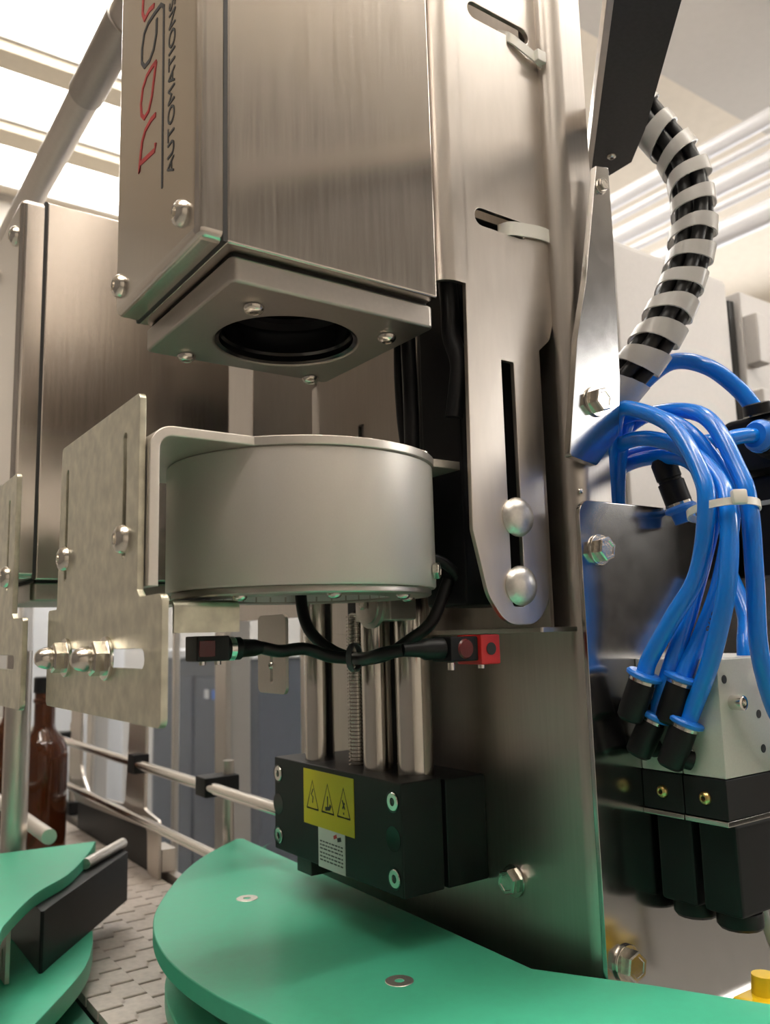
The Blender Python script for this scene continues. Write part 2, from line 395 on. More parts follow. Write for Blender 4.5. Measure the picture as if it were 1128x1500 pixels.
# printed logo and lettering on the lid
lx = 179.6
for mat_, ln in (
    ('ink_red', [3.4,(509.4,331),(511,326.5),(539,331),(541.5,325.5),(540,335),(536.5,346),(530,351.5),(519,353),(510,352)]),
    ('ink_red', [3.0,(510.3,391.5),(514,382),(518,370),(524,362.5),(533,362),(539,368),(540.5,377),(537,387),(529,392),(520,392.5),(510.3,391.5)]),
    ('ink_red', [3.4,(516,437.9),(526,441),(535.5,440),(540,448),(539.2,460),(530,466),(519,462),(516,450)]),
    ('ink_grey', [3.0,(510.5,424),(511,412.6),(516,404),(524,400.5),(534,402),(540,409),(540,420),(536,429),(528,432),(516,431),(502.5,429),(497,424)]),
    ('ink_grey', [2.2,(497,425),(496,292)])):
    ribbon('logo_print', mat_, [ln], 3.4, 'X', lx, h1)
def text_mesh(body, parent, mat, origin, ex, ey, width, height, lift=.3, name='lettering', bold=0):
    cu = bpy.data.curves.new('t', 'FONT'); cu.body = body; cu.extrude = .002; cu.offset = bold
    ob = bpy.data.objects.new('t', cu); me = ob.to_mesh(); bm = bmesh.new(); bm.from_mesh(me); ob.to_mesh_clear()
    bpy.data.objects.remove(ob); bpy.data.curves.remove(cu)
    xs = [v.co.x for v in bm.verts]; ys = [v.co.y for v in bm.verts]
    ex = Vector(ex); ey = Vector(ey); n = ex.cross(ey); o = Vector(origin); ux, uy = min(xs), min(ys)
    sx = width/(max(xs)-ux); sy = height/(max(ys)-uy)
    for v in bm.verts: v.co = o+ex*((v.co.x-ux)*sx)+ey*((v.co.y-uy)*sy)+n*(lift+v.co.z*20)
    return finish(bm, name, mat, parent, smooth=False)
text_mesh('AUTOMATIONS', h1, 'ink_grey', (180,475.5,294), (0,0,1), (0,1,0), 124.5, 11.5)
h2 = housing('brushed steel camera housing further back on the left, behind the slotted plate', 150,171,358, 780,930, 57,412, (172,352,790,925,262,858), hole=False)
for loc in ((150,800,380),(150,905,380),(150,800,80)): button(loc, (-1,0,0), h2, 1.8)
box('lens_window', 'lens_black', 225,300, 820,900, 36,38.2, 0, h2)

# ------------------------------------------------------------------ round light drum and its bracket
DX, DY, DR = 297, 524, 95
d = thing('ring_light', 'satin grey cylindrical light drum hanging under the camera housing', 'light drum', (DX,DY,30))
lathe('shell', 'drum_paint', (DX,DY,0), (0,0,1), [(88,118),(DR-1,118),(DR,117),(DR,33.5),(DR-1,32),(88,32),(88,118)], 128, d)
lathe('bottom_ring', 'tray_steel', (DX,DY,0), (0,0,1), [(62,31.8),(91,31.8),(91.5,31),(91.5,28),(90.5,27),(62,27),(62,31.8)], 96, d)
lathe('diffuser', 'paint_white', (DX,DY,0), (0,0,1), [(62,28),(62,60),(86,100),(87,112),(87.5,112),(87.5,32),(62,28)], 64, d)
for a in (-60, -105, -150, -20, 60, 130):
    ca, sa = math.cos(math.radians(a)), math.sin(math.radians(a)); button((DX+ca*78,DY+sa*78,27), (0,0,-1), d, .9)
a = math.radians(-50); hexbolt((DX+DR*math.cos(a)-.5,DY+DR*math.sin(a)+.5,43), (math.cos(a),math.sin(a),0), d, .78, washer=False)
b = thing('drum_bracket', 'thick bent aluminium bracket wrapping the top and left of the drum', 'bracket', (164,530,30))
plate('bent_plate', 'bracket_alu', sheet_outline([(164,31),(164,121),(392,121)], 6, 11), [], 'Y', 458, 604, b, bevel=.7, bres=2)
plate('disc_plate', 'bracket_alu', circle(DX,DY,96.5,96), [circle(DX,DY,58)], 'Z', 118.05, 123.95, b, bevel=.7, bres=2)
for x, y in ((300,440),(352,452)): button((x,y,124), (0,0,1), b, .95)
for x, z in ((505,60),(590,60)): button((167,x,z), (1,0,0), b, .8)

def slotted_plate(label, X, dy, dz, group=None, nuts=True):
    k = 1.0
    t = thing('slotted_plate', label, 'bracket', (X,540+dy,-44+dz), group)
    Y = lambda y: y+dy
    Zz = lambda z: z+dz
    out = rounded([(Y(463),Zz(143),4),(Y(463),Zz(29),1),(Y(458),Zz(25),3),(Y(424),Zz(25),4),(Y(424),Zz(-44),5),(Y(660),Zz(-44),5),(Y(660),Zz(25),3),(Y(636),Zz(25),2),(Y(633),Zz(143),4)])
    plate('sheet', 'zinc', out, [slot(Y(488),Zz(52),Y(488),Zz(121),6.6), slot(Y(616),Zz(47),Y(616),Zz(121),6.6), slot(Y(455),Zz(-9),Y(640),Zz(-9),11)], 'X', X, X+4, t, bevel=.5)
    for y in (488,616): button((X,Y(y),Zz(60)), (-1,0,0), t, 1.7)
    if nuts:
        for y in (514,604): acorn((X,Y(y),Zz(-9)), (-1,0,0), t, 1.42)
    return t
slotted_plate('mottled zinc plate with two vertical slots, left of the drum bracket', 156.5, 0, 0)
slotted_plate('mottled zinc slotted plate cut off by the left picture edge', 143, 256, -4, nuts=False)
tag(lathe('guide_post', 'satin_steel', (236,1130,-337), (0,0,1), [(0,0),(15,0),(15,330),(0,330)], 24), 'round steel post at the left picture edge below the slotted plate', 'post')

# ------------------------------------------------------------------ long slotted bracket that carries the housing
def long_bracket(label, dy, x0, dz=0, bolts=True):
    t = thing('slotted_bracket', label, 'bracket', (430,440+dy,4+dz))
    y = 440+dy
    holes = []
    if bolts: holes = [slot(410,485,462,485,14), slot(408,311,448,311,14), rounded([(421,18,3),(433.5,18,3),(433.5,201,1),(421,201,1)])]
    out = rounded([(389,660),(389,254),(386.5,118,20),(386,72,10),(398,26,30),(414,5,24),(445,5,24),(458,22,22),(460,214,6),(474,226,10),(478.5,240,6),(478.5,300),(486,540),(486,660)])
    out = [p+Vector((0,dz)) for p in out]
    plate('sheet', 'satin_steel', out, holes, 'Y', y, y+4, t, bevel=.6)
    plate('bent_edge', 'satin_steel', sheet_outline([(x0,y+150),(x0,y+2),(392,y+2)], 4, 13), [], 'Z', 254+dz, 660+dz, t, bevel=.4)
    if bolts:
        for z in (83,33): inst('dome_bolt', shared('dome_bolt', b_dome, 'dome_steel'), (429,y,z), (0,-1,0), t, 0, 1.03)
    return t
long_bracket('long steel bracket with a vertical slot and two dome bolts', 0, 369)
def strap(name, label, pts, w, mat='tie_white', head=None):
    t = thing(name, label, 'cable tie', pts[0])
    bm = bmesh.new(); path = smooth_path(pts, 8); prev = None
    for i, p in enumerate(path):
        q = [bm.verts.new(p+Vector((0,s*.6,u))) for s, u in ((-1,-w/2),(1,-w/2),(1,w/2),(-1,w/2))]
        if prev:
            for k in range(4): bm.faces.new((prev[k],prev[(k+1)%4],q[(k+1)%4],q[k]))
        else: bm.faces.new(q)
        prev = q
    bm.faces.new(prev); finish(bm, 'strap', mat, t)
    if head: box('head', mat, *head, 1, t)
    return t
strap('cable_tie', 'white cable tie through the lower oblong hole of the steel bracket', [(430,446,308),(436,439,309),(452,437.5,311),(470,437.5,313),(482,440,313),(487,450,313)], 11)
strap('cable_tie', 'yellowed cable tie through the oblong hole at the top of the steel bracket', [(440,446,480),(446,439,476),(460,437,471),(474,436,466),(488,438,462),(497,450,466)], 9, head=(470,480,431,437,462,472))

# moving carriage plate behind the bracket
c = thing('carriage_plate', 'dark steel carriage plate between slotted bracket and guide rods', 'plate', (466,600,0))
plate('sheet', 'column_steel', [Vector(p) for p in ((446,3),(782,3),(782,620),(446,620))], [rounded([(690,150,2),(700,150,2),(700,214,2),(690,214,2)])], 'X', 464, 468, c)
plate('bottom_flange', 'column_steel', rect(442,487,434,600,2), [], 'Z', -.6, 3, c, bevel=.4)
hexbolt((464,560,110), (-1,0,0), c, .8); hexbolt((464,520,110), (-1,0,0), c, .8)

# ------------------------------------------------------------------ column
k = thing('steel_column', 'tall bent stainless steel column behind the actuator', 'column', (490,620,-1290))
plate('sheet', 'column_steel', sheet_outline([(480,828),(480,427),(517,427)], 4, 13, 10), [], 'Z', -1296, 720, k, bevel=.4)
hexbolt((478,513,-193), (-1,0,0), k, 1.35)
lathe('rivet', 'bolt_steel', (482,425,104), (0,-1,0), [(0,0),(2.2,0),(1.8,.8),(0,1)], 12, k)
# station behind: bracket and column
long_bracket('steel bracket far back between rear housing and drum', 345, 373, 60, bolts=False)
tag(plate('rear_panel', 'column_steel', sheet_outline([(490,1150),(490,832),(640,832)], 4, 13, 8), [], 'Z', 24, 720, None), 'rear bent steel panel in shadow behind the drum', 'panel')

# plate that carries the valves
v = thing('valve_plate', 'dark shiny steel plate carrying the solenoid valves', 'plate', (590,418,-290))
plate('sheet', 'mirror_steel', rounded([(470,-290,3),(760,-290,3),(760,96,10),(470,96,12)]), [], 'Y', 417, 421, v, bevel=.5)
plate('bottom_flange', 'mirror_steel', rect(505,760,398,421,3), [], 'Z', -294, -290, v, bevel=.4)
hexbolt((489,417,59), (0,-1,0), v, 1.25); hexbolt((490,417,-230), (0,-1,0), v, 1.4)
# leaning gusset plate with one bolt and the dark arm above
g = thing('gusset_plate', 'bright steel gusset with slanted green-tinged left edge and one bolt', 'plate', (490,415,122))
plate('sheet', 'mirror_steel', rounded([(459,127,3),(488,122,4),(516,149,6),(522,194,20),(526,313),(526,375),(511,372),(489,267),(475,219)]), [], 'Y', 413, 419, g, bevel=.5)
hexbolt((491,413,172), (0,-1,0), g, 1.3)
hexbolt((514,413,355), (0,-1,0), g, .7)
a = thing('flat_arm', 'dark grey flat steel arm overhead with a pointed end', 'arm', (560,440,420))
plate('bar', 'dark_bar', rounded([(579,474,2),(601,477,2),(600,445,2),(569,406),(340,160),(300,193)]), [], 'Z', 420, 428, a, bevel=.5)
plate('lit_edge', 'satin_steel', [Vector(p) for p in ((579,474),(300,193),(296.5,196.5),(575.5,477.5))], [], 'Z', 419, 436, a, bevel=.3)  # the arm's lit left edge, painted as a strip of lighter steel
button((576,448,420), (0,0,-1), a, .8)
# ------------------------------------------------------------------ spiral wrapped cable bundle
t = thing('cable_bundle', 'bundle of black cables bound in clear white spiral wrap', 'cables', (531,444,156))
cpts = [(580,452,490),(594,436,472),(608,420,438),(620,405,402),(617,398,350),(600,402,291),(571,414,235),(551,434,200),(545,462,178)]
path = smooth_path(cpts, 16); F = frames(path)
for i in range(6):
    off, rad = ((0, 0) if i == 0 else (10.5, 1))
    bm = bmesh.new(); q = []
    for j, (p, (tt, aa, bb)) in enumerate(zip(path, F)):
        ph = 2*math.pi*i/5+.012*j
        q.append(p+(aa*math.cos(ph)+bb*math.sin(ph))*off)
    tubem(bm, q, 6.0, 10); finish(bm, 'cable', 'black_cable', t, angle=60)
bm = bmesh.new(); prev = None; PIT = 27.0; WID = 15.0; s = 0; seglen = [0]
for u, w in zip(path, path[1:]): s += (w-u).length; seglen.append(s)
def at_len(l):
    l = max(0, min(l, s))
    for i in range(len(path)-1):
        if l <= seglen[i+1]:
            f = (l-seglen[i])/max(1e-6, seglen[i+1]-seglen[i]); break
    tt, aa, bb = F[i]; return path[i].lerp(path[i+1], f), tt, aa, bb
n = int((s-30)/PIT*26)
for j in range(n):
    l = 14+PIT*j/26; ph = 2*math.pi*j/26; q = []
    wob = 1+.04*math.sin(j*.9)
    for dl, rr_ in ((-WID/2,19.6),(WID/2,19.6),(WID/2,18.2),(-WID/2,18.2)):
        p, tt, aa, bb = at_len(l+dl*(1+.15*math.sin(j*.23))); q.append(bm.verts.new(p+(aa*math.cos(ph)+bb*math.sin(ph))*rr_*wob))
    if prev:
        for m in range(4): bm.faces.new((prev[m],prev[(m+1)%4],q[(m+1)%4],q[m]))
    else: bm.faces.new(q)
    prev = q
bm.faces.new(prev); finish(bm, 'spiral_wrap', 'wrap_clear', t, angle=50)

# ------------------------------------------------------------------ air hoses
HG = 'blue air hoses'
hoses = [
 ('blue air hose ending in the upper fitting next to the steel plate', [(560,455,150),(531.6,425.2,170.9),(528.8,406.4,169.4),(519.9,367.4,145.9),(511.1,342.2,107.5),(506,335.9,79.8),(509.1,349,36.6),(505.4,369.3,7),(502.8,389.5,-22),(501,393,-34)]),
 ('blue air hose ending in the upper fitting further from the steel plate', [(566,468,150),(549.4,440,169.8),(547.3,414.2,170.4),(544.5,373.2,147.6),(548.3,349.7,112.2),(543.8,340.8,83),(537,349.8,32.4),(527,362,-5.5),(518,369.5,-26.5),(515,373,-38)]),
 ('blue air hose ending in the lower fitting further from the steel plate', [(565,472,135),(550.7,442.8,149.1),(540.9,407.9,148.1),(534.3,368.6,130.8),(526.5,339.4,103.5),(516.2,326.8,76.9),(510,327.2,30.5),(513.5,345.8,-19.2),(516.5,367,-57),(514.5,371.5,-68)]),
 ('blue air hose ending in the lower fitting next to the steel plate', [(580,490,115),(572.6,462.2,134.4),(566.5,428.7,138.2),(554.5,383.3,128.4),(549,362.6,106.3),(543.9,355.7,82.6),(529.1,368.9,18.9),(515,378,-21.7),(512.5,391.8,-56),(510.5,394,-66)]),
 ('blue air hose running down to the right picture edge past the tie', [(590,490,150),(574.8,461.4,164.5),(568.8,420.5,174.7),(551.8,361.5,156.4),(540.6,331.1,108.2),(535.6,322.4,79.9),(538,324.6,30.7),(543.2,329.3,-15.6),(560.9,333.6,-53.5),(583,335,-82),(596,343,-95)]),
 ('blue air hose running level into the black manifold at the right edge', [(590,500,148),(583.9,470.4,147.9),(585.4,432.1,147.8),(582.8,391.2,145),(590,371,145),(609,364.5,149),(632,362,150)]),
]
for lab, pts in hoses: tag(tube('air_hose', 'blue_tube', pts, 6.2, None, 16, 8), lab, 'hose', HG)
tag(tube('air_hose', 'blue_tube', [(600,480,190),(612,466,214),(622,436,232),(632,408,222),(646,390,200),(654,379,178)], 7.2, None, 16, 8), 'single blue air hose arching over to the black fitting at the right edge', 'hose', HG)
tag(tube('air_hose', 'blue_tube', [(560,432,200),(546,437,178),(542,444,146),(551,456,103),(560,465,60)], 6.6, None, 16, 8), 'blue air hose dropping straight down behind the steel plate', 'hose', HG)
tag(tube('air_hose', 'blue_tube', [(566,440,178),(556,441,160),(553,446,130),(560,456,92),(568,466,50)], 6.6, None, 16, 8), 'blue air hose behind the plate, right one of the falling pair', 'hose', HG)
tag(tube('air_hose', 'blue_tube', [(620,395,40),(612,380,10),(596,372,-14),(588,368,-40)], 6.6, None, 16, 8), 'short dark blue air hose behind the bundle above the valve', 'hose', HG)
hp_ = [o for o in bpy.data.objects if o.name.startswith('air_hose')][1]
d_ = (Vector((537,349.8,32.4))-Vector((527,362,-5.5))).normalized(); n_ = (-fw-d_*(-fw).dot(d_)).normalized(); u_ = n_.cross(d_)
text_mesh('8/12', hp_, 'ink_black', Vector((530.2,358.2,4))+n_*5.6-u_*2-d_*7, d_, u_, 15, 4, .3, 'hose_print')
# cable tie round the hoses
t = thing('cable_tie', 'white cable tie with square head binding the blue hoses', 'cable tie', (520,330,84))
pc = Vector((527,337,80))
ax = Vector((.05,.10,1)).normalized(); e1 = (rr-ax*rr.dot(ax)).normalized(); e2 = ax.cross(e1)
bm = bmesh.new(); rings = []
for j in range(40):
    ph = 2*math.pi*j/40; c_ = pc+e1*math.cos(ph)*22.5+e2*math.sin(ph)*26; o_ = (e1*math.cos(ph)+e2*math.sin(ph))
    rings.append([bm.verts.new(c_+o_*a_+ax*b_) for a_, b_ in ((0,-2.6),(1.4,-2.6),(1.4,2.6),(0,2.6))])
for j in range(40):
    A, B = rings[j], rings[(j+1)%40]
    for m in range(4): bm.faces.new((A[m],A[(m+1)%4],B[(m+1)%4],B[m]))
finish(bm, 'strap', 'tie_white', t)
hp = pc-e2*28.0*(1 if e2.dot(fw) > 0 else -1)+ax*2
bm = bmesh.new(); tmp = bmesh.new(); bxm(tmp, -5,5,-3,3,-5,5,1.4); R3 = Matrix((e1, e2, ax)).transposed()
for v_ in tmp.verts: v_.co = R3 @ v_.co + hp
me = bpy.data.meshes.new('q'); tmp.to_mesh(me); tmp.free(); bm.from_mesh(me); finish(bm, 'head', 'tie_white', t)

# ------------------------------------------------------------------ solenoid valves
def fitting(parent, base, elbow, tip):
    """push-in elbow: stub out of the valve face, then black body, metal ring, blue release collar along elbow->tip"""
    E_ = Vector(elbow); T = Vector(tip); d_ = (T-E_).normalized(); L_ = (T-E_).length
    bm = bmesh.new()
    lathem(bm, base, Vector(elbow)-Vector(base), [(0,0),(7,0),(7,(Vector(elbow)-Vector(base)).length),(0,(Vector(elbow)-Vector(base)).length)], 16)
    lathem(bm, E_-d_*9, d_, [(0,0),(7.5,0),(9.2,2),(9.6,8),(9.6,L_),(9.2,L_+1.5),(0,L_+1.5)], 20)
    o = finish(bm, 'push_in_fitting', 'black_plastic', parent)
    lathe('metal_ring', 'polished', E_+d_*(L_-8.0), d_, [(0,0),(9.9,0),(9.9,2.2),(0,2.2)], 20, o)
    lathe('collar', 'blue_collar', E_+d_*(L_-5.6), d_, [(0,0),(10.4,0),(12.6,1.2),(12.8,3.2),(11.4,4.6),(6.8,4.8),(0,4.6)], 24, o)
    return o
for i, (y0, y1, lab) in enumerate(((382.5,416.8,'solenoid valve module next to the steel plate, grey top and black coil'),(348,381.7,'solenoid valve module facing the viewer, grey top and black coil'))):
    t = thing('solenoid_valve', lab, 'valve', (560,(y0+y1)/2,-215), 'solenoid valves')
    xf, xb = 521, 640
    box('body', 'valve_grey', xf,xb, y0,y1, -102,-22, 1, t)
    box('black_band', 'black_anodised', xf-.6,xb, y0,y1, -129,-102.5, .8, t)
    box('silver_strip', 'polished', xf-1.6,xb, y0,y1, -133,-129.4, .5, t)
    co = box('coil', 'black_plastic', xf+9,xb-6, y0+2,y1-2, -194,-133.4, 3, t)
    lathe('knurled_nut', 'black_plastic', (xf+28,(y0+y1)/2,-194), (0,0,-1), [(0,0),(15,0),(15.5,1.5),(15.5,9),(14,11),(0,11)], 14, t)
    button((xf-.6,(y0+y1)/2,-116), (-1,0,0), t, .85, 'brass_screw').data = shared('brass_button', b_button, 'brass')
    for z in (-62,-87): button((xf,y0+27,z), (-1,0,0), t, .8)
f1, f2 = [o for o in bpy.data.objects if o.name.startswith('solenoid_valve')]
fitting(f1, (521,400,-58), (497,402,-56), (500.5,391.5,-30))
fitting(f1, (521,404,-86), (507,404,-82), (512,393,-59))
fitting(f2, (521,380,-62), (512,381,-58), (516,371.5,-32))
fitting(f2, (521,374,-92), (511,381,-88), (515.5,370.5,-62))
bm = bmesh.new()
for x, z, r in ((535,-52,5),(582,-40,5)): lathem(bm, (x,348,z), (0,-1,0), [(0,0),(r,0),(r,9),(r-1,9.5),(2.6,9.5),(2.6,6),(0,6)], 18)
finish(bm, 'socket_screw', 'polished', f2)
pf = lathe('push_in_fitting', 'black_plastic', (599,348,-98), (-.2,-1,.25), [(0,0),(10,0),(10,3),(9,4),(9,6),(0,6)], 20, f2)
lathe('collar', 'blue_collar', (597.8,342,-96.5), (-.2,-1,.25), [(0,0),(10.4,0),(11.5,2),(9,4),(0,4)], 20, pf)
for x, z in ((566,-62),(568,-86),(528,-36)): lathe('port', 'ink_black', (x,348.1,z), (0,-1,0), [(0,0),(3,0),(3,.3),(0,.3)], 14, f2)
tag(tube('coil_cable', 'grey_cable', [(575,365,-192),(578,362,-215),(586,358,-240),(600,350,-275)], 3.4), 'thin grey cable leaving the bottom of the black valve coil', 'cable')
t = thing('connector_plug', 'bright yellow plug at the bottom right corner', 'plug', (550,350,-262))
box('shell', 'yellow_plastic', 526,572, 338,362, -268,-243, 3, t); lathe('sleeve', 'yellow_plastic', (548,350,-243), (0,0,1), [(0,0),(9,0),(8,12),(0,12)], 16, t)

# black push-in fittings by the hoses
def inline_fitting(label, a, b, r):
    A, B = Vector(a), Vector(b); d_ = (B-A).normalized(); L_ = (B-A).length
    t = thing('hose_fitting', label, 'fitting', a)
    lathe('body', 'black_plastic', A, d_, [(0,0),(r*.8,0),(r,3),(r,L_*.38),(r*.9,L_*.40),(r*.9,L_*.44),(r*1.04,L_*.46),(r*1.04,L_*.86),(0,L_*.86)], 20, t)
    lathe('metal_ring', 'polished', A+d_*L_*.86, d_, [(0,0),(r*1.06,0),(r*1.06,2),(0,2)], 20, t)
    lathe('collar', 'blue_collar', A+d_*(L_*.86+2), d_, [(0,0),(r*1.1,0),(r*1.25,2),(r*1.25,4),(r*.9,6),(r*.85,14),(0,14)], 20, t)
    return t
inline_fitting('black straight push-in fitting hanging behind the hose bundle', (563,410,134), (572,402,92), 10)
m = thing('valve_manifold', 'black pneumatic manifold block at the right picture edge', 'manifold', (720,400,60))
box('body', 'black_plastic', 652,800, 345,412, 128,176, 6, m); box('lower_body', 'black_plastic', 664,800, 352,412, 40,126, 5, m)
lathe('port_body', 'black_plastic', (654,362,150), (-1,0,0), [(0,0),(17,0),(17,12),(14,14),(13.5,26),(0,26)], 20, m)
lathe('port_ring', 'polished', (628,362,150), (-1,0,0), [(0,0),(13.8,0),(13.8,2.5),(0,2.5)], 20, m)
lathe('port_collar', 'blue_collar', (625.5,362,150), (-1,0,0), [(0,0),(12,0),(13,3),(10,8),(0,8)], 20, m)
lathe('top_port', 'black_plastic', (655,378,176), (-.2,0,1), [(0,0),(12,0),(12,8),(10,9),(0,9)], 20, m)
for z in (150,90,62): lathe('cap_screw', 'ink_grey', (690,345 if z > 126 else 352,z), (0,-1,0), [(0,0),(6,0),(6,1.5),(3.5,1.5),(3.5,.6),(0,.6)], 16, m)
box('grey_band', 'grey_cable', 663,801, 351,413, 100,104, .5, m)

# ------------------------------------------------------------------ linear actuator
t = thing('linear_actuator', 'black linear actuator end block with labels and steel guide rods', 'actuator', (430,648,-198))
AX = 392
bk = box('end_block', 'black_anodised', AX,432, 543,752, -198,-113, 1.6, t)
box('rear_block', 'black_anodised', 435.5,478, 543,752, -198,-115, 1.6, t)
box('spacer', 'ink_black', 430,437, 548,747, -194,-118, 0, t)
box('foot', 'dark_bar', 396,440, 690,716, -212,-198, 1, t)
yl = box('warning_label', 'label_yellow', AX-.5,AX+.2, 610,694, -165,-117.5, .15, t)
tri = []
for cy in (683-5, 652, 626):
    z0, z1 = -151, -127
    tri.append([1.5,(cy+10,z0),(cy-10,z0),(cy,z1),(cy+10,z0),(cy-10,z0)])
tri += [[1.4,(678,-146),(677,-141),(680,-139),(677,-134)], [3.2,(656,-148),(649,-147),(647,-144)], [1.6,(652,-146),(652,-137)], [1.5,(626,-148.5),(626,-146.8)], [1.6,(627.5,-144),(624.5,-139)], [1.4,(624,-144),(628,-137)]]
ribbon('warning_symbols', 'ink_black', tri, 1.4, 'X', AX-.62, yl)
wl = box('type_label', 'label_white', AX-.45,AX+.2, 625,669, -198,-163.5, .15, t)
lines = []
for r_, z in enumerate((-176,-179,-182,-185.5,-188.5,-191.5)):
    y = 666
    while y > 629:
        w_ = random.uniform(2.5,6); lines.append([1.2,(y,z),(max(628.5,y-w_),z)]); y -= w_+1.3
ribbon('label_text', 'ink_grey', lines, 1.2, 'X', AX-.55, wl)
ribbon('label_mark', 'ink_red', [[3,(643,-170),(638,-168)]], 3, 'X', AX-.55, wl)
ribbon('label_mark', 'ink_black', [[3.4,(637,-171),(631,-169.5)]], 3, 'X', AX-.55, wl)
def bore(y, z, r):
    return lathe('bore', 'ink_black', (AX-.25,y,z), (1,0,0), [(0,3),(r-.8,3),(r-.6,0),(r,0),(r,.6),(0,.6)], 24, t)
for y in (555,744):
    for z in (-128,-185):
        lathe('counterbore', 'lens_black', (AX-.3,y,z), (1,0,0), [(0,0),(8.6,0),(8.6,.8),(0,.8)], 24, t)
        lathe('socket_screw', 'polished', (AX-1.1,y-.8,z), (1,0,0), [(0,.9),(3,.9),(3.2,0),(6.6,0),(7,.5),(7,2),(0,2)], 24, t)
    lathe('port_hole', 'lens_black', (AX-.3,y,-156), (1,0,0), [(0,0),(9.6,0),(9.6,.8),(0,.8)], 24, t)
for x, y, r in ((414,702,14),(420,614,13),(430,574,15)):
    lathe('guide_rod', 'rod_steel', (x,y,-114), (0,0,1), [(0,0),(r,0),(r,150),(0,150)], 40, t)
bm = bmesh.new(); pr = [(0,0)]
for i in range(42): z = i*3.2; pr += [(9.5,z),(9.5,z+1.0),(7.6,z+1.7),(7.6,z+2.6)]
lathem(bm, (424,650,-114), (0,0,1), pr+[(0,138)], 24); finish(bm, 'lead_screw', 'rod_steel', t, angle=25)
box('screw_shroud', 'black_anodised', 440,462, 634,690, -114,60, 1, t)
bf = lathe('bearing_flange', 'tray_steel', (398,585,26), (-1,0,0), [(0,0),(20,0),(20,3),(16,4),(16,6),(12,7),(0,7)], 32, t)
hexbolt((391,585,26), (-1,0,0), bf, .6, washer=False); box('bearing_block', 'tray_steel', 398,440, 560,612, 12,60, 2, t)
lathe('side_knob', 'black_plastic', (412,752,-135), (0,1,0), [(0,0),(4,0),(4,8),(9,9),(9,20),(0,20)], 16, t)

# ------------------------------------------------------------------ sensors under the drum
t = thing('sensor_holder', 'small bent steel holder under the left side of the drum', 'bracket', (220,520,4))
plate('bent_sheet', 'zinc', sheet_outline([(545,24),(500,24),(500,5)], 2.5, 4), [], 'X', 192, 236, t, bevel=.3)
button((214,520,22.7), (0,0,-1), t, .7)
t = thing('photo_sensor', 'small black photo sensor with dark red lens, left under the drum', 'sensor', (225,545,-14))
box('body', 'black_plastic', 222,246, 535,556, -14,3, 1.2, t); box('lens', 'sensor_lens', 223.5,235, 534.3,535.5, -11,0, .5, t)
lathe('plug', 'black_plastic', (246,546,-6), (1,0,0), [(0,0),(8,0),(8,12),(6.5,14),(6,24),(3.5,32),(0,32)], 18, t)
lathe('clip', 'polished', (249,546,-6), (1,0,0), [(8,0),(8.5,0),(8.5,4),(8,4)], 18, t)
for x in (229,240): lathe('screw', 'polished', (x,542,-14), (0,0,-1), [(0,0),(2.4,0),(2.4,2.5),(0,2.5)], 12, t)
t = thing('photo_sensor', 'black and red photo sensor right below the slotted bracket', 'sensor', (405,465,-22))
box('body', 'black_plastic', 372,397, 452,474, -19,-2, 1.2, t); box('red_face', 'red_plastic', 397,415, 449,476, -22,-1, 1.2, t)
lathe('lens', 'sensor_lens', (385,451.8,-10.5), (0,-1,0), [(0,0),(7,0),(6,1.2),(0,1.2)], 20, t)
lathe('aim_hole', 'ink_black', (406,448.8,-11), (0,-1,0), [(0,0),(4.4,0),(4.4,.4),(0,.4)], 18, t)
lathe('plug', 'black_plastic', (372,462,-10), (-1,0.12,0), [(0,0),(7.5,0),(7.5,14),(5.5,18),(4.5,32),(0,32)], 18, t)
for x in (380,408): lathe('screw', 'polished', (x,462,-20), (0,0,-1), [(0,0),(2.6,0),(2.6,5),(0,5)], 12, t)
for lab, pts in (('black sensor cable running left to the small photo sensor', [(275,546,-6),(290,546,-9),(310,545,-8),(328,540,-14),(345,530,-16)]),
                 ('black sensor cable running right to the red photo sensor', [(342,466,-10),(334,478,-12),(334,496,-15),(338,515,-16),(345,532,-16)]),
                 ('thick black sensor cable looping up behind the drum', [(345,532,-17),(334,546,-10),(324,560,4),(322,570,24),(324,576,60)]),
                 ('black sensor cable curving up to the right behind the rods', [(345,530,-18),(358,510,-14),(372,500,-4),(388,492,10),(400,486,40)])):
    tag(tube('sensor_cable', 'black_cable', pts, 4.6, None, 12, 8), lab, 'cable', 'sensor cables under the drum')
t = thing('cable_tie', 'dark loop tie where the sensor cables cross below the drum', 'cable tie', (338,525,-22))
lathe('strap', 'ink_grey', (336,522,-15), (.5,-.8,0), [(9,0),(10.5,0),(10.5,4),(9,4),(9,0)], 20, t)
t = thing('mounting_tab', 'small grey tab with a narrow slot hanging left of the rods', 'bracket', (330,640,-50))
plate('sheet', 'tray_steel', rect(612,662,-45,20,6), [slot(637,-34,637,-16,5)], 'X', 330, 333, t, bevel=.4)
button((330,637,-22), (-1,0,0), t, .6)

tag(box('gap_darkener', 'black_plastic', 402,462, 468,516, 20,330, 3), 'black box added to darken the gap between slotted bracket and carriage plate', 'filler')  # black filler standing in for the deep shade of this gap
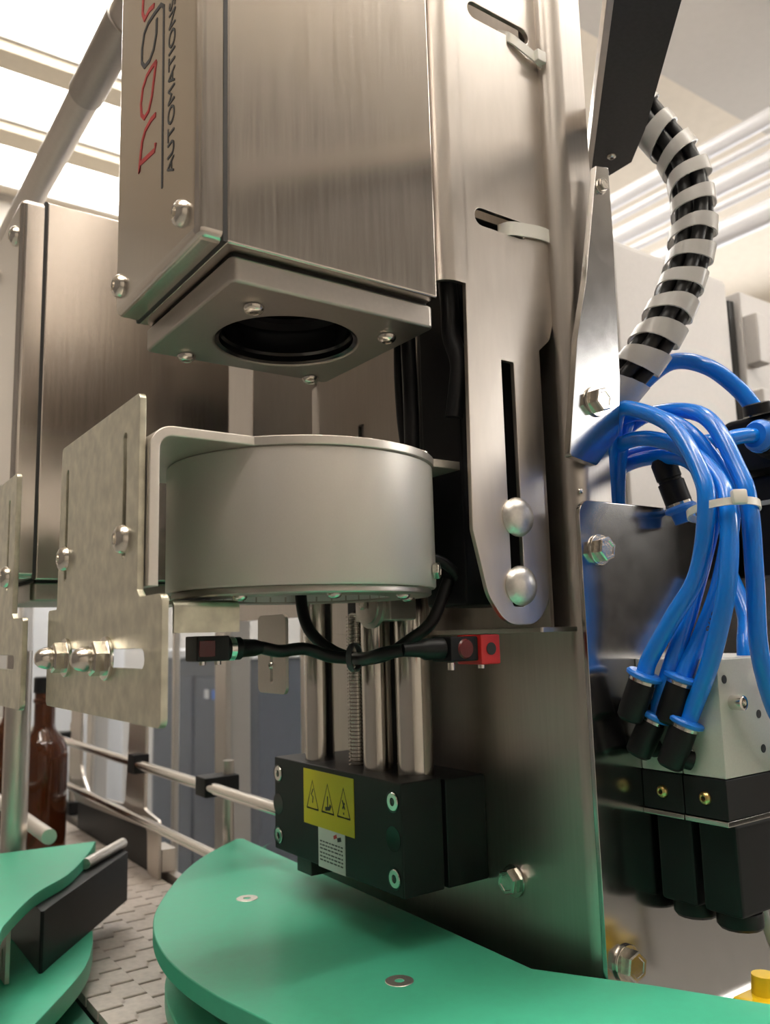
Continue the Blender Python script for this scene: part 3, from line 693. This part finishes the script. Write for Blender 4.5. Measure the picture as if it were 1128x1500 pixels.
# black corrugated sleeve and cables in the gap beside the bracket
for lab, x, y, r, z0, z1 in (('black foam sleeve in the gap left of the slotted bracket', 391,459,7,158,262), ('black cable hanging in the gap behind the bracket', 380,500,6,40,262), ('thin black cable deep in the gap behind the housing', 392,526,4,40,262), ('thick black cable beside the carriage plate', 420,527,8,40,262)):
    pts = [(x+random.uniform(-3,3), y+random.uniform(-3,3), z0+(z1-z0)*i/5) for i in range(6)]
    tag(tube('hanging_cable', 'black_cable', pts, r, None, 12, 6), lab, 'cable')
tag(tube('hanging_cable', 'black_cable', [(372,500,52),(384,486,56),(398,480,48),(410,484,34)], 4, None, 10, 8), 'short black cable loop right of the drum', 'cable')
# ------------------------------------------------------------------ green guide tables
outer = [(300,150),(262,420),(258,500),(248.5,559),(245,621),(251,678),(267,735),(293,787),(342,861),(390,915),(450,963)]
def smooth2(pts, per=6): return [Vector(p[:2]) for p in smooth_path([(a,b_,0) for a,b_ in pts], per)]
edge = smooth2(outer)
top_out = edge+[Vector(p) for p in ((458,960),(450,651),(443,462),(486,390),(518,328),(640,130))]
t = thing('guide_table', 'large curved green plastic guide table under the actuator', 'table', (350,560,-300))
plate('upper_plate', 'green_plastic', top_out, [], 'Z', -249, -235, t, bevel=1.2, bres=2)
low = [p+Vector((11,0)) for p in edge]+[Vector(p) for p in ((470,960),(452,651),(442,462),(474,402),(512,330),(635,130))]
plate('lower_plate', 'green_plastic', low, [], 'Z', -303, -289, t, bevel=1.2, bres=2)
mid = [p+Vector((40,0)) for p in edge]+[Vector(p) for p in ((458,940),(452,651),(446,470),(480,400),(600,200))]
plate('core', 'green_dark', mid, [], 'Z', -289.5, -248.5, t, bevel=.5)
for x, y in ((358,742),(357.5,503.5),(330,300)): inst('countersunk_screw', shared('csk_screw', b_csk, 'matte_steel'), (x,y,-235), (0,0,1), t, 0, 1.0)
tag(lathe('table_leg', 'satin_steel', (540,215,-1300), (0,0,1), [(0,0),(60,0),(60,8),(25,10),(25,996),(0,996)], 32), 'round steel leg below the large green guide table', 'leg')
# second station's table
le = smooth2([(118,640),(140,725),(156,785),(168,818),(206,887),(251,940),(290,1010),(316,1068)])
t = thing('guide_table', 'green plastic guide table with pointed tip at the left picture edge', 'table', (180,950,-300))
plate('upper_plate', 'green_plastic', le+[Vector(p) for p in ((212,1083),(40,1095),(40,640))], [], 'Z', -247, -235, t, bevel=1.0, bres=2)
lo = smooth2([(130,640),(160,735),(187,772),(242,851),(268,910),(283,960)])
plate('lower_plate', 'green_plastic', lo+[Vector(p) for p in ((200,985),(40,985),(40,640))], [], 'Z', -320, -302, t, bevel=1.0, bres=2)
bl = plate('spacer_block', 'black_plastic', rounded([(208,866,2),(234,900),(346,1040),(346,1068,2),(208,1068,2)]), [], 'Z', -302, -247, t, bevel=.6)
plate('slotted_strip', 'tray_steel', rect(858,902,-300,-249,1), [slot(872,-290,872,-276,6), slot(888,-266,888,-254,6)], 'X', 176, 180, t, bevel=.4)
button((176,888,-284), (-1,0,0), t, .8)
tag(lathe('table_leg', 'satin_steel', (100,860,-1300), (0,0,1), [(0,0),(60,0),(60,8),(25,10),(25,980),(0,980)], 32), 'round steel leg below the small green guide table', 'leg')

# ------------------------------------------------------------------ conveyor
t = thing('conveyor', 'modular grey plastic conveyor belt between the two green tables', 'conveyor', (340,1100,-380))
box('bed', 'belt_dark', 252,452, 300,2300, -352,-341, 1, t)
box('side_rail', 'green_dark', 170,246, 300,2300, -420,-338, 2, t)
box('side_rail', 'tray_steel', 456,470, 300,2300, -420,-322, 1, t)
G, GX = 2.1, .05; PW, PL, ST = 50.0, 38.0, 14.0
def b_mod(bm):
    pts = [(GX,G),(PW/2+G,G),(PW/2+G,G+ST),(PW-GX,G+ST),(PW-GX,PL-G+ST),(PW/2-G,PL-G+ST),(PW/2-G,PL-G),(GX,PL-G)]
    vs = [[bm.verts.new((x,y,z)) for x, y in pts] for z in (-9,-.8)]
    cx_, cy_ = PW/2, PL/2+ST/2
    tp = [bm.verts.new((x+(.02 if x < cx_ else -.02), y+(.8 if y < cy_ else -.8), 0)) for x, y in pts]
    k_ = len(pts)
    for A, B in ((vs[0],vs[1]),(vs[1],tp)):
        for i in range(k_): bm.faces.new((A[i],A[(i+1)%k_],B[(i+1)%k_],B[i]))
    bm.faces.new((tp[0],tp[1],tp[6],tp[7])); bm.faces.new((tp[1],tp[2],tp[5],tp[6])); bm.faces.new((tp[2],tp[3],tp[4],tp[5]))
me = shared('belt_module', b_mod, 'belt_plastic')
for j in range(30):
    for i in range(4):
        o = bpy.data.objects.new('belt_module', me); o.location = W((250+PW*i, 560+PL*j+(0), -331)); link(o, t)
for x in (262,446):
    for y in (500, 2000): box('support_leg', 'tray_steel', x-14,x+14, y-20,y+20, -1300,-352, 2, t)
# guide rails with bracket
RG = 'conveyor guide rails'
tag(tube('guide_rail', 'polished', [(432,700,-178),(432,2600,-178)], 7, None, 16, straight=True), 'upper shiny guide rail running along the conveyor behind the table', 'rail', RG)
tag(tube('guide_rail', 'polished', [(424,880,-250),(424,2600,-250)], 6.5, None, 16, straight=True), 'lower shiny guide rail running along the conveyor behind the table', 'rail', RG)
tag(tube('guide_rail', 'bracket_alu', [(268,1092,-227),(268,2300,-227)], 9, None, 16, straight=True), 'thick pale guide rail on the near side of the conveyor by the bottle', 'rail', RG)
tag(tube('guide_rail', 'bracket_alu', [(282,990,-240.5),(346,1060,-240.5)], 6, None, 14, straight=True), 'short pale rod stub sticking out beside the green tip', 'rail', RG)
t = thing('rail_bracket', 'steel frame bracket with U-shaped cutout holding the guide rails', 'bracket', (444,1300,-335))
k_ = 1.1
Q = lambda y, z: (y*k_, z*k_)
plate('frame', 'satin_steel', rounded([(*Q(1513,-60),0),(*Q(1460,-60),0),(*Q(1450,-205),35),(*Q(1400,-236),10),(*Q(1225,-226),14),(*Q(1205,-60),0),(*Q(1142,-60),0),(*Q(1146,-222),6),(*Q(1091,-228),6),(*Q(1091,-300),2),(*Q(1130,-300),2),(*Q(1133,-244),8),(*Q(1480,-256),8),(*Q(1513,-215),12)]), [], 'X', 442, 447, t, bevel=.5)
plate('back_panel', 'black_plastic', [Vector(Q(*p)) for p in ((1131,-246),(1480,-258),(1480,-300),(1131,-300))], [], 'X', 448, 451, t, bevel=.3)
box('top_bar', 'satin_steel', 440,452, 1250,1670, -68,-56, 1, t)
box('foot', 'satin_steel', 447.5,468, 1200,1243, -321.5,-290, 1, t)
for y in (1270,): 
    box('rail_clamp', 'black_plastic', 424,448, y-14,y+14, -192,-164, 2, t)
for y in (1010, 1720):
    t = thing('rail_post', 'grey clamp post holding the guide rails, %s' % ('half hidden by the black block' if y < 1500 else 'far back behind the bottle'), 'post', (452,y,-335))
    lathe('post', 'satin_steel', (462,y,-321), (0,0,1), [(0,0),(7,0),(7,171),(0,171)], 16, t); box('clamp', 'black_plastic', 424,470, y-16,y+16, -190,-166, 2, t); box('foot', 'black_plastic', 453,472, y-14,y+14, -321.5,-298, 2, t)
# amber bottle on the belt
t = thing('bottle', 'amber glass bottle standing on the conveyor at the left', 'bottle', (350,1480,-331))
lathe('glass', 'amber_glass', (350,1480,-330.5), (0,0,1), [(0,3),(34,0),(38,3),(38,150),(36,166),(29,180),(19,192),(16,202),(16,236),(18,238),(18,242),(16,244),(16,262),(13,262),(13,200),(32,160),(34,20),(0,8)], 36, t)
lathe('cap', 'black_plastic', (350,1480,-78), (0,0,1), [(17,0),(18,1),(18,24),(16,26),(0,26)], 28, t)
t = thing('bottle', 'amber glass bottle behind the first one on the conveyor', 'bottle', (345,1700,-331))
lathe('glass', 'amber_glass', (345,1700,-330.5), (0,0,1), [(0,3),(34,0),(38,3),(38,150),(36,166),(29,180),(19,192),(16,202),(16,262),(13,262),(13,200),(32,160),(34,20),(0,8)], 36, t)
lathe('cap', 'black_plastic', (345,1700,-78), (0,0,1), [(17,0),(18,1),(18,24),(16,26),(0,26)], 28, t)
t = thing('red_knob', 'small red knob behind the amber bottle', 'knob', (445,1830,-130))
lathe('grip', 'red_plastic', (440,1830,-128), (-1,0,0), [(0,0),(14,0),(15,4),(15,14),(12,17),(0,17)], 20, t); box('stem', 'black_plastic', 440,452, 1822,1838, -200,-110, 1, t)

# ------------------------------------------------------------------ guard and things further back
t = thing('machine_guard', 'clear guard panels between slim aluminium posts behind the conveyor', 'guard', (620,1700,-1290))
for y, w_ in ((1345,46),(1560,12),(2100,40),(2900,40),(1050,40)): box('post', 'bracket_alu', 600,600+w_, y-w_/2,y+w_/2, -1296,520, 2, t)
for y0, y1 in ((1075,1320),(1370,1550),(1568,2078),(2122,2878)): box('pane', 'poly_clear', 608,613, y0,y1, -700,480, .5, t)
for z in (-720,490): box('cross_bar', 'bracket_alu', 602,640, 1050,2900, z,z+30, 2, t)
t = thing('filling_machine', 'dark blue-grey machine cabinet behind the clear guard', 'machine', (1500,2600,-1290))
box('cabinet', 'machine_blue', 1150,2300, 2300,3200, -1296,-60, 10, t)
box('door', 'machine_blue', 1140,1152, 2360,2760, -1200,-120, 4, t); box('door', 'machine_blue', 1140,1152, 2790,3150, -1200,-120, 4, t)
box('worktop', 'paint_white', 1120,2320, 2280,3220, -58,-30, 4, t)
for i in range(5): box('switch', ('red_plastic','label_yellow','paint_white','blue_collar','paint_white')[i], 1134,1141, 2400+i*60,2430+i*60, -190,-160, 3, t)
tag(box('tank', 'paint_white', 700,1150, 3500,3900, -1296,250, 40), 'white tank against the far wall', 'tank')
# white electrical cabinet on the right
t = thing('control_cabinet', 'white sheet metal control cabinet behind the blue hoses', 'cabinet', (1000,850,-1290))
box('body', 'cabinet_white', 868,1150, 700,1100, -1296,530, 4, t)
box('door', 'cabinet_white', 880,1140, 692,700, -1200,520, 3, t)
box('hinge_strip', 'cabinet_white', 848,868, 694,740, -1296,534, 5, t)
t = thing('cabinet_door', 'white door panel with black gasket at the right picture edge', 'door panel', (1200,700,-1290))
box('panel', 'cabinet_white', 1172,1900, 690,720, -1296,515, 4, t); box('gasket', 'ink_black', 1156,1170, 700,716, -1296,500, 1, t)
for z in (300,420): box('latch', 'cabinet_white', 1176,1206, 668,692, z-25,z+55, 4, t)
tag(box('control_desk', 'paint_white', 1400,2600, 1500,1900, -1296,420, 10), 'pale desk unit beyond the right hand cabinet', 'desk')
